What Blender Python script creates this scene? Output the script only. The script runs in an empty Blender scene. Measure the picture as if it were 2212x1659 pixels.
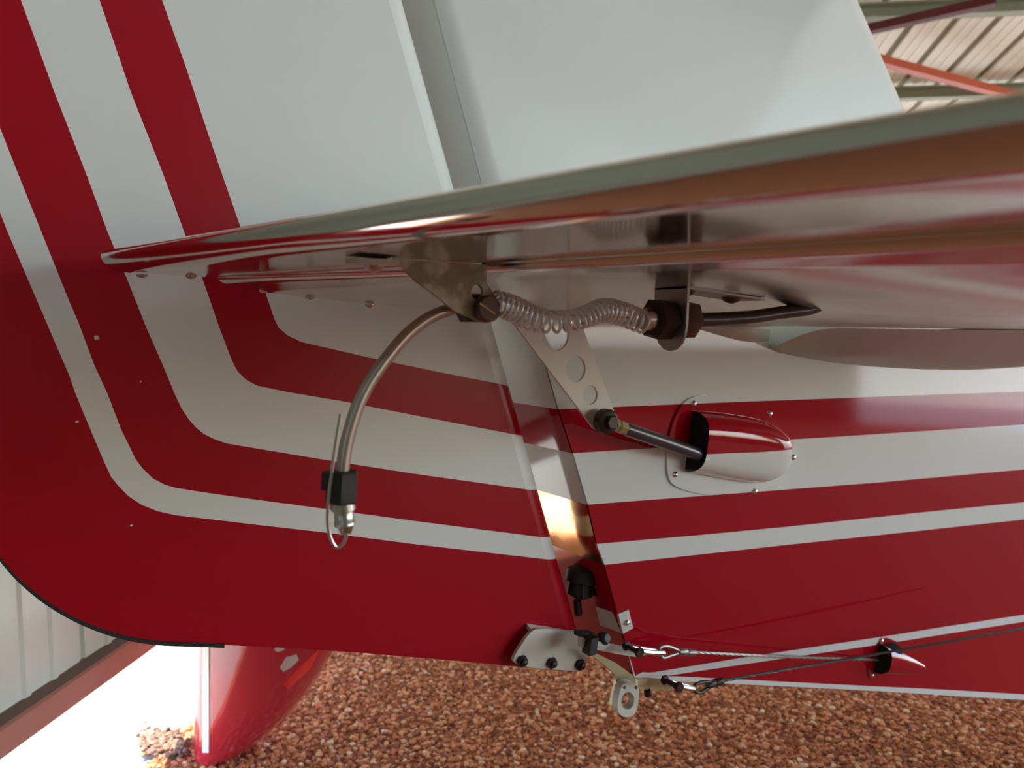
import bpy, bmesh, math, random
from mathutils import Vector, Matrix
from mathutils.geometry import delaunay_2d_cdt
random.seed(7)
C = bpy.context.scene.collection
SC = bpy.context.scene

# ------------------------------------------------------------------ camera
# aircraft axes: X forward, Y to port (away from the viewer), Z up; metres
FPX, CX, CY = 1736.0, 1106.0, 829.5
YAW, PITCH = math.radians(34.0), math.radians(4.6)
CAM = Vector((0.0, -0.70, 1.05))
FW = Vector((math.sin(YAW)*math.cos(PITCH), math.cos(YAW)*math.cos(PITCH), -math.sin(PITCH)))
RT = Vector((math.cos(YAW), -math.sin(YAW), 0.0))
UP = RT.cross(FW)
cam = bpy.data.cameras.new('camera')
camo = bpy.data.objects.new('camera', cam); C.objects.link(camo)
camo.matrix_world = Matrix(((RT.x, UP.x, -FW.x, CAM.x), (RT.y, UP.y, -FW.y, CAM.y), (RT.z, UP.z, -FW.z, CAM.z), (0, 0, 0, 1)))
cam.sensor_width = 36.0
cam.lens = 36.0*FPX/2212.0
cam.clip_start = 0.01
cam.dof.use_dof = True
cam.dof.focus_distance = 0.72
cam.dof.aperture_fstop = 10.5
SC.camera = camo

# ------------------------------------------------------------------ light
SC.view_settings.view_transform = 'Standard'
SC.view_settings.look = 'None'
SC.view_settings.gamma = 1.0
SC.view_settings.use_curve_mapping = False
SC.view_settings.exposure = -0.27
w = bpy.data.worlds.new('sky'); SC.world = w; w.use_nodes = True
nt = w.node_tree; nt.nodes.clear()
wo = nt.nodes.new('ShaderNodeOutputWorld'); bg = nt.nodes.new('ShaderNodeBackground')
sky = nt.nodes.new('ShaderNodeTexSky'); sky.sky_type = 'NISHITA'; sky.sun_disc = False
sky.sun_elevation = math.radians(50); sky.sun_rotation = math.radians(200); sky.dust_density = 1.0
tint = nt.nodes.new('ShaderNodeMix'); tint.data_type = 'RGBA'; tint.blend_type = 'MULTIPLY'; tint.inputs[0].default_value = 1.0
tint.inputs[7].default_value = (1.0, 0.99, 0.97, 1)
nt.links.new(sky.outputs[0], tint.inputs[6]); nt.links.new(tint.outputs[2], bg.inputs[0]); bg.inputs[1].default_value = 2.0
nt.links.new(bg.outputs[0], wo.inputs[0])

# hangar axes: U along the side wall (away), V to the right
HA = math.radians(40.5)
HU = Vector((math.sin(HA), math.cos(HA), 0)); HV = Vector((math.cos(HA), -math.sin(HA), 0))
H0 = Vector((CAM.x, CAM.y, 0))
def hp(u, v, z): return H0 + HU*u + HV*v + Vector((0, 0, z))

sun = bpy.data.lights.new('sun', 'SUN'); sun.energy = 22.0; sun.angle = math.radians(0.6); sun.color = (1.0, 0.93, 0.82)
suno = bpy.data.objects.new('sun', sun); C.objects.link(suno)
sdir = (HV*0.55 + HU*0.1 + Vector((0, 0, -1.0))).normalized()
suno.rotation_euler = sdir.to_track_quat('-Z', 'Y').to_euler()
def area(name, loc, aim, sx, sy, watts, col):
    l = bpy.data.lights.new(name, 'AREA'); l.shape = 'RECTANGLE'; l.size = sx; l.size_y = sy; l.energy = watts; l.color = col
    o = bpy.data.objects.new(name, l); C.objects.link(o); o.location = loc
    o.rotation_euler = (aim-loc).normalized().to_track_quat('-Z', 'Z').to_euler(); return o
def portal(name, loc, aim, sx, sy):
    o = area(name, loc, aim, sx, sy, 1.0, (1, 1, 1)); o.data.cycles.is_portal = True; return o

area('roof_light', hp(0.5, 4.2, 3.95), hp(0.5, 4.2, 0), 5.0, 3.0, 54.0, (0.78, 0.90, 1.0))

# ------------------------------------------------------------------ helpers
def ray(px, py): return FW + RT*((px-CX)/FPX) + UP*((CY-py)/FPX)
def hit(px, py, yf):
    """point where the sight line meets the surface y = yf(x, z)"""
    d = ray(px, py); y = yf if not callable(yf) else yf(0.5, 1.0)
    for _ in range(14 if callable(yf) else 1):
        t = (y-CAM.y)/d.y; p = CAM + d*t
        if callable(yf): y = yf(p.x, p.z)
    t = (y-CAM.y)/d.y
    return CAM + d*t
def hitz(px, py, z):
    d = ray(px, py); return CAM + d*((z-CAM.z)/d.z)
def hitplane(px, py, p0, n):
    d = ray(px, py); return CAM + d*((p0-CAM).dot(n)/d.dot(n))
def dep(p): return (p-CAM).dot(FW)

def root(name, label, cat, loc, group=None):
    o = bpy.data.objects.new(name, None); C.objects.link(o); o.location = loc; o.empty_display_size = 0.02
    o['label'] = label; o['category'] = cat
    if group: o['group'] = group
    return o
def wloc(o):
    v = Vector((0, 0, 0))
    while o is not None: v += o.location; o = o.parent
    return v
def mk(name, verts, faces, mats, parent=None, idx=None, ang=40, label=None, fix=True, kind=None, smooth=True):
    off = wloc(parent) if parent else Vector((0, 0, 0))
    used = sorted({i for f in faces for i in f}); rm = {i: k for k, i in enumerate(used)}
    verts = [verts[i] for i in used]; faces = [tuple(rm[i] for i in f) for f in faces]
    me = bpy.data.meshes.new(name)
    me.from_pydata([tuple(Vector(v)-off) for v in verts], [], faces)
    if not isinstance(mats, (list, tuple)): mats = [mats]
    for m in mats: me.materials.append(m)
    if idx: me.polygons.foreach_set('material_index', idx)
    bm = bmesh.new(); bm.from_mesh(me)
    if fix: bmesh.ops.recalc_face_normals(bm, faces=bm.faces)
    a = math.radians(ang)
    for f in bm.faces: f.smooth = smooth
    for e in bm.edges:
        if len(e.link_faces) == 2 and e.calc_face_angle(0.0) > a: e.smooth = False
    bm.to_mesh(me); bm.free()
    o = bpy.data.objects.new(name, me); C.objects.link(o)
    if parent: o.parent = parent
    if label: o['label'] = label
    if kind: o['kind'] = kind
    return o
class MB:
    def __init__(s): s.v = []; s.f = []; s.m = []
    def add(s, v, f, m=0):
        n = len(s.v); s.v += [Vector(q) for q in v]; s.f += [tuple(i+n for i in q) for q in f]; s.m += [m]*len(f); return s
    def build(s, name, mats, parent=None, **k): return mk(name, s.v, s.f, mats, parent, idx=s.m, **k)
def frame(d):
    d = Vector(d).normalized(); a = Vector((0, 0, 1)) if abs(d.z) < 0.9 else Vector((1, 0, 0))
    x = d.cross(a).normalized(); return x, d.cross(x).normalized(), d
def smoothpath(pts, n=8):
    out = []; P = [Vector(p) for p in pts]; P = [2*P[0]-P[1]] + P + [2*P[-1]-P[-2]]
    for i in range(1, len(P)-2):
        for k in range(n):
            t = k/n; a, b, c, d = P[i-1], P[i], P[i+1], P[i+2]
            out.append(0.5*((2*b)+(c-a)*t+(2*a-5*b+4*c-d)*t*t+(3*b-a-3*c+d)*t**3))
    out.append(P[-2]); return out
def tube_g(pts, r, n=10, cap=True):
    pts = [Vector(p) for p in pts]; V = []; F = []; N = len(pts)
    x = None
    for i, p in enumerate(pts):
        d = (pts[min(i+1, N-1)]-pts[max(i-1, 0)]).normalized()
        if x is None: x = frame(d)[0]
        x = (x - d*x.dot(d)).normalized(); y = d.cross(x)
        rr = r[i] if isinstance(r, (list, tuple)) else r
        for k in range(n):
            a = 2*math.pi*k/n; V.append(p + (x*math.cos(a)+y*math.sin(a))*rr)
    for i in range(N-1):
        for k in range(n):
            F.append((i*n+k, i*n+(k+1) % n, (i+1)*n+(k+1) % n, (i+1)*n+k))
    if cap: F.append(tuple(range(n))[::-1]); F.append(tuple((N-1)*n+k for k in range(n)))
    return V, F
def tube(name, pts, r, mat, parent, n=10, **k):
    V, F = tube_g(pts, r, n); return mk(name, V, F, mat, parent, **k)
def lathe_g(p, d, prof, n=20, x=None):
    """prof: (distance along d, radius) pairs"""
    fx, fy, fd = frame(d)
    if x is not None: fx = (Vector(x)-fd*Vector(x).dot(fd)).normalized(); fy = fd.cross(fx)
    V = []; F = []
    for (s, r) in prof:
        for k in range(n):
            a = 2*math.pi*k/n; V.append(Vector(p)+fd*s+(fx*math.cos(a)+fy*math.sin(a))*max(r, 1e-5))
    for i in range(len(prof)-1):
        for k in range(n): F.append((i*n+k, i*n+(k+1) % n, (i+1)*n+(k+1) % n, (i+1)*n+k))
    F.append(tuple(range(n))[::-1]); F.append(tuple((len(prof)-1)*n+k for k in range(n)))
    return V, F
def dome_g(p, d, r, h, n=16): return lathe_g(p, d, [(-h*0.3, r), (0, r), (h*0.45, r*0.86), (h*0.8, r*0.55), (h, r*0.12)], n)
def hex_g(p, d, L, r, ch=0.12, x=None): return lathe_g(p, d, [(0, r*(1-ch)), (L*0.12, r), (L*0.88, r), (L, r*(1-ch))], 6, x)
def box_g(p, ax, ay, az):
    V = [Vector(p)+ax*i+ay*j+az*k for k in (-.5, .5) for j in (-.5, .5) for i in (-.5, .5)]
    return V, [(0, 2, 3, 1), (4, 5, 7, 6), (0, 1, 5, 4), (2, 6, 7, 3), (0, 4, 6, 2), (1, 3, 7, 5)]
def inside(p, poly):
    x, y = p; r = False; j = len(poly)-1
    for i in range(len(poly)):
        xi, yi = poly[i]; xj, yj = poly[j]
        if (yi > y) != (yj > y) and x < (xj-xi)*(y-yi)/(yj-yi)+xi: r = not r
        j = i
    return r
def cdt(polys, extra=(), opens=()):
    vs = []; es = []
    for P in polys:
        n = len(vs); vs += [Vector(q) for q in P]; es += [(n+i, n+(i+1) % len(P)) for i in range(len(P))]
    for P in opens:
        n = len(vs); vs += [Vector(q) for q in P]; es += [(n+i, n+i+1) for i in range(len(P)-1)]
    vs += [Vector(q) for q in extra]
    r = delaunay_2d_cdt(vs, es, [], 0, 1e-4)
    return [tuple(v) for v in r[0]], [tuple(f) for f in r[2]]
def plate_g(outline, holes, fn, nrm, th):
    """flat plate from a 2D outline with holes; fn maps 2D to 3D, thickness th along nrm"""
    v2, tr = cdt([outline]+list(holes))
    keep = []
    for f in tr:
        c = (sum(v2[i][0] for i in f)/3, sum(v2[i][1] for i in f)/3)
        if inside(c, outline) and not any(inside(c, h) for h in holes): keep.append(f)
    V = [Vector(fn(*p)) for p in v2]; n = len(V); N = Vector(nrm).normalized()*th
    V2 = V + [p+N for p in V]; F = list(keep) + [tuple(i+n for i in f[::-1]) for f in keep]
    cnt = {}
    for f in keep:
        for a, b in ((f[0], f[1]), (f[1], f[2]), (f[2], f[0])): cnt.setdefault(tuple(sorted((a, b))), []).append((a, b))
    for e, l in cnt.items():
        if len(l) == 1: a, b = l[0]; F.append((b, a, a+n, b+n))
    return V2, F
def circ(cx, cy, rx, ry=None, n=28, rot=0):
    ry = ry or rx; c, s = math.cos(rot), math.sin(rot)
    return [(cx+rx*math.cos(t)*c-ry*math.sin(t)*s, cy+rx*math.cos(t)*s+ry*math.sin(t)*c) for t in [2*math.pi*k/n for k in range(n)]]
def chaikin(pts, n=2, closed=False):
    for _ in range(n):
        q = [] if closed else [pts[0]]
        m = len(pts)
        for i in range(m if closed else m-1):
            a, b = pts[i], pts[(i+1) % m]
            q += [(a[0]*.75+b[0]*.25, a[1]*.75+b[1]*.25), (a[0]*.25+b[0]*.75, a[1]*.25+b[1]*.75)]
        if not closed: q.append(pts[-1])
        pts = q
    return pts
def interp(tab, s):
    """smooth monotone interpolation of (s, value) pairs"""
    n = len(tab)
    if s <= tab[0][0]: return tab[0][1]
    if s >= tab[-1][0]: return tab[-1][1]
    d = [(tab[i+1][1]-tab[i][1])/(tab[i+1][0]-tab[i][0]) for i in range(n-1)]
    m = [d[0]] + [0 if d[i-1]*d[i] <= 0 else 2*d[i-1]*d[i]/(d[i-1]+d[i]) for i in range(1, n-1)] + [d[-1]]
    for i in range(n-1):
        if s <= tab[i+1][0]:
            h = tab[i+1][0]-tab[i][0]; t = (s-tab[i][0])/h
            return tab[i][1]*(2*t**3-3*t*t+1)+h*m[i]*(t**3-2*t*t+t)+tab[i+1][1]*(3*t*t-2*t**3)+h*m[i+1]*(t**3-t*t)

# ------------------------------------------------------------------ materials
def mat(name, col, rough=0.5, metal=0.0, coat=0.0, spec=0.5, noise=None, bump=None, rnoise=None):
    """noise: (scale, amount, second colour); bump: (scale, strength); rnoise: (scale, lo, hi)"""
    m = bpy.data.materials.new(name); m.use_nodes = True; N = m.node_tree.nodes; L = m.node_tree.links; b = N['Principled BSDF']
    b.inputs['Base Color'].default_value = (*col, 1); b.inputs['Roughness'].default_value = rough; b.inputs['Metallic'].default_value = metal
    b.inputs['Coat Weight'].default_value = coat; b.inputs['Coat Roughness'].default_value = 0.06; b.inputs['Specular IOR Level'].default_value = spec
    tc = N.new('ShaderNodeTexCoord')
    if noise:
        t = N.new('ShaderNodeTexNoise'); t.inputs['Scale'].default_value = noise[0]; t.inputs['Detail'].default_value = 6
        r = N.new('ShaderNodeValToRGB'); r.color_ramp.elements[0].position = 0.5-0.5*noise[1]; r.color_ramp.elements[1].position = 0.5+0.5*noise[1]
        r.color_ramp.elements[0].color = (*col, 1); r.color_ramp.elements[1].color = (*noise[2], 1)
        L.new(tc.outputs['Object'], t.inputs['Vector']); L.new(t.outputs['Fac'], r.inputs['Fac']); L.new(r.outputs['Color'], b.inputs['Base Color'])
    if rnoise:
        t = N.new('ShaderNodeTexNoise'); t.inputs['Scale'].default_value = rnoise[0]; t.inputs['Detail'].default_value = 4
        r = N.new('ShaderNodeMapRange'); r.inputs['From Min'].default_value = 0.3; r.inputs['From Max'].default_value = 0.7
        r.inputs['To Min'].default_value = rnoise[1]; r.inputs['To Max'].default_value = rnoise[2]
        L.new(tc.outputs['Object'], t.inputs['Vector']); L.new(t.outputs['Fac'], r.inputs['Value']); L.new(r.outputs['Result'], b.inputs['Roughness'])
    if bump:
        t = N.new('ShaderNodeTexNoise'); t.inputs['Scale'].default_value = bump[0]; t.inputs['Detail'].default_value = 5
        p = N.new('ShaderNodeBump'); p.inputs['Strength'].default_value = bump[1]; p.inputs['Distance'].default_value = 0.002
        L.new(tc.outputs['Object'], t.inputs['Vector']); L.new(t.outputs['Fac'], p.inputs['Height']); L.new(p.outputs['Normal'], b.inputs['Normal'])
    return m
WHITE = mat('white_paint', (0.77, 0.78, 0.765), 0.07, spec=0.5)
RED = mat('red_paint', (0.39, 0.0025, 0.012), 0.07, spec=0.5)
REDS = mat('red_paint_satin', (0.39, 0.0025, 0.012), 0.28, spec=0.3)
WHITES = mat('white_paint_satin', (0.77, 0.78, 0.765), 0.36, spec=0.4)
ALU = mat('polished_aluminium', (0.70, 0.67, 0.615), 0.09, 1.0, rnoise=(14, 0.06, 0.12))
ALUB = mat('brushed_aluminium', (0.62, 0.59, 0.54), 0.24, 0.75)
ALUE = mat('buffed_aluminium', (0.70, 0.67, 0.615), 0.17, 1.0, rnoise=(9, 0.13, 0.20))
ROOTM = mat('grey_satin_root', (0.52, 0.50, 0.46), 0.40, 0.45)
SPAR = mat('bare_spar_metal', (0.82, 0.56, 0.29), 0.16, 1.0, rnoise=(40, 0.08, 0.20), bump=(60, 0.04))  # gold reflection of the sunlit ground mixed into the metal colour
GALV = mat('dull_galvanised_steel', (0.30, 0.26, 0.18), 0.5, 0.5, noise=(70, 0.22, (0.62, 0.58, 0.46)), bump=(160, 0.5))
WPLATE = mat('cream_painted_plate', (0.70, 0.67, 0.62), 0.38, noise=(12, 0.6, (0.62, 0.57, 0.49)))
CHROME = mat('bright_steel', (0.78, 0.78, 0.76), 0.14, 1.0)
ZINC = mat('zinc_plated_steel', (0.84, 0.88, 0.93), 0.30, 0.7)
STEEL = mat('steel', (0.55, 0.53, 0.50), 0.28, 1.0)
HOSE = mat('grey_conduit_steel', (0.50, 0.45, 0.40), 0.32, 0.85)
DARKHOSE = mat('dark_conduit', (0.06, 0.06, 0.05), 0.30, 0.6)
DARKNUT = mat('dark_bronze_nut', (0.035, 0.022, 0.018), 0.42, 0.5)
BROWNNUT = mat('brown_steel_nut', (0.11, 0.062, 0.052), 0.42, 0.5)
BRSTEEL = mat('dull_bracket_steel', (0.36, 0.34, 0.33), 0.42, 0.8)
BLACK = mat('black_rubber', (0.012, 0.012, 0.012), 0.55)
VOID = mat('cavity_shade_black', (0.006, 0.005, 0.005), 0.9)  # black fill; the shade inside the hoods is this colour
ROD = mat('black_painted_rod', (0.035, 0.03, 0.045), 0.3, coat=0.3)
OLIVE = mat('cadmium_plated_steel', (0.50, 0.44, 0.28), 0.42, 0.7)
CABLE = mat('steel_cable', (0.30, 0.26, 0.24), 0.42, 0.8)
DKCABLE = mat('dark_steel_cable', (0.05, 0.035, 0.028), 0.5, 0.5)

# ------------------------------------------------------------------ setting: hangar
GZ = 0.0
G0 = hitz(330, 1640, GZ); VW = (G0-H0).dot(HV)              # left wall
wall_pt = hp(0, VW, 0)
RB = hitplane(344, 1391, wall_pt, HV).z; RB2 = hitplane(0, 1641, wall_pt, HV).z
RT1 = hitplane(0, 1585, wall_pt, HV).z
print('wall v', VW, 'rail bottom', RB, RB2, 'rail top', RT1)
DIRT = mat('brown_dirt', (0.48, 0.175, 0.075), 0.95, noise=(40, 0.5, (0.30, 0.105, 0.042)), bump=(120, 0.6))
SAND = mat('pale_apron', (0.46, 0.45, 0.41), 0.9, noise=(6, 0.6, (0.38, 0.365, 0.33)))
U0, U1, V1 = -6.0, 9.4, 8.0
def quad(name, pts, m, kind='structure', parent=None): return mk(name, pts, [tuple(range(len(pts)))], m, parent, kind=kind, fix=False)
def slab_g(pts, d):
    n = len(pts); P = [Vector(p) for p in pts]; V = P + [p+Vector(d) for p in P]
    return V, [tuple(range(n))[::-1], tuple(range(n, 2*n))] + [(i, (i+1) % n, (i+1) % n+n, i+n) for i in range(n)]
def slab(name, pts, d, m, kind='structure', parent=None): V, F = slab_g(pts, d); return mk(name, V, F, m, parent, kind=kind)
slab('floor', [hp(U0, VW, 0), hp(U1, VW, 0), hp(U1, V1, 0), hp(U0, V1, 0)], (0, 0, -0.05), DIRT)
slab('ground', [hp(-60, -60, -0.012), hp(60, -60, -0.012), hp(60, 60, -0.012), hp(-60, 60, -0.012)], (0, 0, -0.1), SAND)
RH = lambda u: 4.25-0.149*u
CEIL = mat('ceiling_sheet', (0.88, 0.84, 0.68), 0.55, noise=(3, 0.8, (0.80, 0.75, 0.60)))
RIBSHADE = mat('rib_shadow_brown', (0.27, 0.23, 0.14), 0.8)  # dark backing between the sheets; the ribs' shadow is in its colour
WALLM = mat('wall_sheet', (0.78, 0.80, 0.74), 0.5)
FARW = mat('grey_green_wall', (0.20, 0.22, 0.18), 0.6)
GREEN = mat('grey_green_paint', (0.34, 0.37, 0.25), 0.55)
BRICKRED = mat('faded_red_oxide', (0.50, 0.20, 0.16), 0.6)
BROWNP = mat('brown_primer', (0.17, 0.105, 0.085), 0.7)
ORANGE = mat('orange_red_paint', (0.55, 0.10, 0.035), 0.5)
DKRED = mat('dark_red_paint', (0.12, 0.015, 0.015), 0.6)
ceil = slab('ceiling', [hp(U0, VW-.4, RH(U0)+.05), hp(U1, VW-.4, RH(U1)+.05), hp(U1, V1, RH(U1)+.05), hp(U0, V1, RH(U0)+.05)], (0, 0, 0.1), RIBSHADE)
# roof sheets: ribs run along U
rdir = (hp(1, 0, RH(1))-hp(0, 0, RH(0))).normalized()
rdn = rdir.cross(HV).normalized(); rdn = -rdn if rdn.z > 0 else rdn
def ribbed(length, width, ridge):
    """one ribbed sheet along X=length, Y=width, low ridges facing +Z"""
    prof = [(0, -.02), (0.0, 0.0), (.28, 0), (.31, ridge), (.36, ridge), (.39, 0), (.61, 0), (.64, ridge), (.69, ridge), (.72, 0), (1, 0), (1, -.02)]
    V = []; n = len(prof)
    for e in (0, 1): V += [(length*e, a*width, b) for a, b in prof]
    F = [(i, i+1, n+i+1, n+i) for i in range(n-1)] + [(n-1, 0, n, 2*n-1), tuple(range(n))[::-1], tuple(range(n, 2*n))]
    return V, F
def sheet_mesh(name, length, width, ridge, m):
    V, F = ribbed(length, width, ridge); me = bpy.data.meshes.new(name); me.from_pydata(V, [], F); me.materials.append(m); me.update(); return me
def place(me, name, o, ax, ay, az, parent, label=None):
    ob = bpy.data.objects.new(name, me); C.objects.link(ob); ob.parent = parent
    ob.matrix_local = Matrix(((ax.x, ay.x, az.x, o.x), (ax.y, ay.y, az.y, o.y), (ax.z, ay.z, az.z, o.z), (0, 0, 0, 1)))
    return ob
PITCHV = 0.305
cs = sheet_mesh('roof_sheet', (U1+1.0)/rdir.dot(HU), PITCHV-0.062, 0.006, CEIL)
k0 = -3
for k in range(k0, 27):
    v = VW+0.05+(k-k0)*PITCHV
    if v > V1-.3: break
    place(cs, 'sheet', hp(-1.0, v, RH(-1.0)+0.03), rdir, HV, rdir.cross(HV), ceil)
cs2 = sheet_mesh('roof_sheet', 4.9, 2.0, 0.006, CEIL)
for k in range(4): place(cs2, 'sheet', hp(U0+.05, VW+0.05+k*2.05, RH(U0+.05)+0.03), rdir, HV, rdir.cross(HV), ceil)
# left wall: raised over a gap, ribbed sheets on a rail
WT = 5.3
wl = slab('wall_left', [hp(1.0, VW-.06, RB), hp(U1, VW-.06, RB), hp(U1, VW-.06, RH(U1)), hp(1.0, VW-.06, RH(1.0))], -HV*0.04, WALLM)
slab('wall_left', [hp(U0, VW-.06, 0), hp(1.0, VW-.06, 0), hp(1.0, VW-.06, RH(1.0)), hp(U0, VW-.06, RH(U0))], -HV*0.04, FARW)  # unseen aft stretch, dark and closed down to dim what the metal reflects
PW = 0.26
ws = sheet_mesh('wall_sheet', 4.9, PW-0.018, 0.005, WALLM)
for k in range(int((U1-1.04)/PW)):
    u = 1.04+k*PW; L = RH(u+PW)-RB-.06
    o = place(ws, 'sheet', hp(u+PW, VW-.05, RB+.05), Vector((0, 0, 1)), -HU, HV*1, wl)
    o.scale.x = L/4.9
print('rail z', RB, RT1)
rail = root('door_rail', 'brown and faded red steel rail along the foot of the ribbed hangar wall', 'rail', hp(2, VW, RB))
RTOP = RT1+0.003
V_, F_ = slab_g([hp(-2, VW, RB), hp(U1-.2, VW, RB), hp(U1-.2, VW, RTOP), hp(-2, VW, RTOP)], -HV*0.012)
mk('front_flange', V_, F_, BRICKRED, rail, label='faded pinkish red flange facing the hangar')
V_, F_ = slab_g([hp(-2, VW-.012, RTOP-.012), hp(U1-.2, VW-.012, RTOP-.012), hp(U1-.2, VW-.055, RTOP-.012), hp(-2, VW-.055, RTOP-.012)], (0, 0, .012))
mk('top_flange', V_, F_, BROWNP, rail, label='dark brown upper flange')
# far wall, wall behind the viewer, right wall with the open door
slab('wall_back', [hp(U1, VW, 0), hp(U1, 1.0, 0), hp(U1, 1.0, RH(U1)), hp(U1, VW, RH(U1))], HU*.08, WALLM)
slab('wall_back', [hp(U1, 1.0, 2.2), hp(U1, V1, 2.2), hp(U1, V1, RH(U1)), hp(U1, 1.0, RH(U1))], HU*.08, WALLM)
portal('far_portal', hp(U1, 4.5, 1.1), hp(0, 4.5, 1.1), 7.0, 2.2)  # unseen far opening, added to brighten the ceiling and floor
D0, D1, DH = 0.7, 7.0, 2.75
W0, W1, WB, WTP = -4.2, 0.2, 0.75, 2.5                    # unseen opening added for low soft light, starboard of the viewer
slab('wall_right', [hp(U0, V1, 0), hp(D0, V1, 0), hp(D0, V1, WB), hp(U0, V1, WB)], HV*.08, FARW)
slab('wall_right', [hp(U0, V1, WTP), hp(D0, V1, WTP), hp(D0, V1, RH(D0)), hp(U0, V1, RH(U0))], HV*.08, FARW)
slab('wall_right', [hp(U0, V1, WB), hp(W0, V1, WB), hp(W0, V1, WTP), hp(U0, V1, WTP)], HV*.08, FARW)
slab('wall_right', [hp(W1, V1, WB), hp(D0, V1, WB), hp(D0, V1, WTP), hp(W1, V1, WTP)], HV*.08, FARW)
portal('fill_portal', hp((W0+W1)/2, V1, (WB+WTP)/2), hp((W0+W1)/2, 0, (WB+WTP)/2), W1-W0, WTP-WB)
slab('wall_right', [hp(D1, V1, 0), hp(U1, V1, 0), hp(U1, V1, RH(U1)), hp(D1, V1, RH(D1))], HV*.08, FARW)
slab('wall_right', [hp(D0, V1, DH), hp(D1, V1, DH), hp(D1, V1, RH(D1)), hp(D0, V1, RH(D0))], HV*.08, FARW)
portal('door_portal', hp((D0+D1)/2, V1, DH/2), hp((D0+D1)/2, 0, DH/2), D1-D0, DH)
slab('wall_front', [hp(U0, VW, 0), hp(U0, V1, 0), hp(U0, V1, RH(U0)), hp(U0, VW, RH(U0))], -HU*.08, FARW)
# purlins and braces under the roof
def ray_roof(px, py):
    n = rdn; p0 = hp(0, 0, RH(0)); return hitplane(px, py, p0, n)
def along_v(name, py, px, h, label):
    p = ray_roof(px, py); u = (p-H0).dot(HU)
    r = root(name, label, 'purlin', hp(u, 3, RH(u)))
    a, b = VW+.05, V1-.05; dn = rdn
    base = lambda v: hp(u, v, RH(u))
    web = [base(a), base(b), base(b)+dn*h, base(a)+dn*h]
    V, F = slab_g(web, rdir*.012); mk('web', V, F, GREEN, r)
    V, F = slab_g([base(a)+dn*h, base(b)+dn*h, base(b)+dn*h-rdir*.06, base(a)+dn*h-rdir*.06], -dn*.01); mk('flange', V, F, GREEN, r)
    V, F = slab_g([base(a)+dn*.02, base(b)+dn*.02, base(b)+dn*.02-rdir*.06, base(a)+dn*.02-rdir*.06], -dn*.01); mk('flange', V, F, GREEN, r)
    return u
ua = along_v('roof_purlin', 188, 2000, .12, 'grey-green steel purlin low behind the orange brace')
ub = along_v('roof_purlin', 6, 2000, .12, 'grey-green steel purlin at the top edge, above the orange brace')
def roofbar(name, a, b, r, m, label, cat, drop):
    p = ray_roof(*a)+rdn*drop; q = ray_roof(*b)+rdn*drop
    rr = root(name, label, cat, (p+q)/2)
    V, F = box_g((p+q)/2, (q-p), (q-p).normalized().cross(rdn)*r*2, rdn*r*2); mk('bar', V, F, m, rr)
    return rr
roofbar('roof_brace', (1840, 68), (2330, 205), .032, ORANGE, 'orange-red diagonal brace bar crossing the pale roof sheets', 'brace', .17)
roofbar('roof_beam', (1800, 27), (2150, -58), .030, DKRED, 'dark red beam in the top corner of the roof', 'beam', .19)

# ------------------------------------------------------------------ tail fin and fuselage side
YC = 0.065                                           # centre plane of the tail
def k_low(x, z): return 0.012-0.10*(x-0.50)
LEa, LEb = hit(1838, 0, 0.0), hit(1953, 265, 0.0)
def le_x(z): return LEa.x+(LEb.x-LEa.x)*(z-LEa.z)/(LEb.z-LEa.z)
YUP = 0.026
TEa, TEb = hit(938, 0, YUP), hit(1045, 410, YUP)
def te_x(z): return TEa.x+(TEb.x-TEa.x)*(z-TEa.z)/(TEb.z-TEa.z)
def y_up(x, z):
    y = YUP-0.03*(x-0.45)
    e = x-te_x(z)
    if e < 0.03: y += 0.010*(1-max(e, 0)/0.03)**2
    return y
def y_low(x, z): return k_low(x, z)
air = root('tail_fin', 'white tail fin and rear fuselage side with red stripes, forward of the rudder gap', 'tail fin', Vector((0.9, YC, 0.62)))
def striped(name, outline, bands, yf, parent, mats, extra=(), opens=(), mirror=True, ang=40, off=0.0, label=None):
    v2, tr = cdt([outline]+[b[0] for b in bands], extra, opens)
    keep = []; mi = []
    for f in tr:
        c = (sum(v2[i][0] for i in f)/3, sum(v2[i][1] for i in f)/3)
        if not inside(c, outline): continue
        m = 0
        for P, k in bands:
            if inside(c, P): m = k
        keep.append(f); mi.append(m)
    g = (lambda x, z: yf(x, z)-off) if off else yf
    V = [hit(p[0], p[1], g) for p in v2]; n = len(V)
    F = list(keep); M = list(mi)
    W = V + ([Vector((p.x, 2*YC-p.y, p.z)) for p in V] if mirror else [p+Vector((0, off or 0.002, 0)) for p in V])
    F += [tuple(i+n for i in f[::-1]) for f in keep]; M += mi
    cnt = {}
    for f, m in zip(keep, mi):
        for a, b in ((f[0], f[1]), (f[1], f[2]), (f[2], f[0])): cnt.setdefault(tuple(sorted((a, b))), []).append((a, b, m))
    for e, l in cnt.items():
        if len(l) == 1: a, b, m = l[0]; F.append((b, a, a+n, b+n)); M.append(m)
    return mk(name, W, F, mats, parent, idx=M, ang=ang, label=label)
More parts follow.
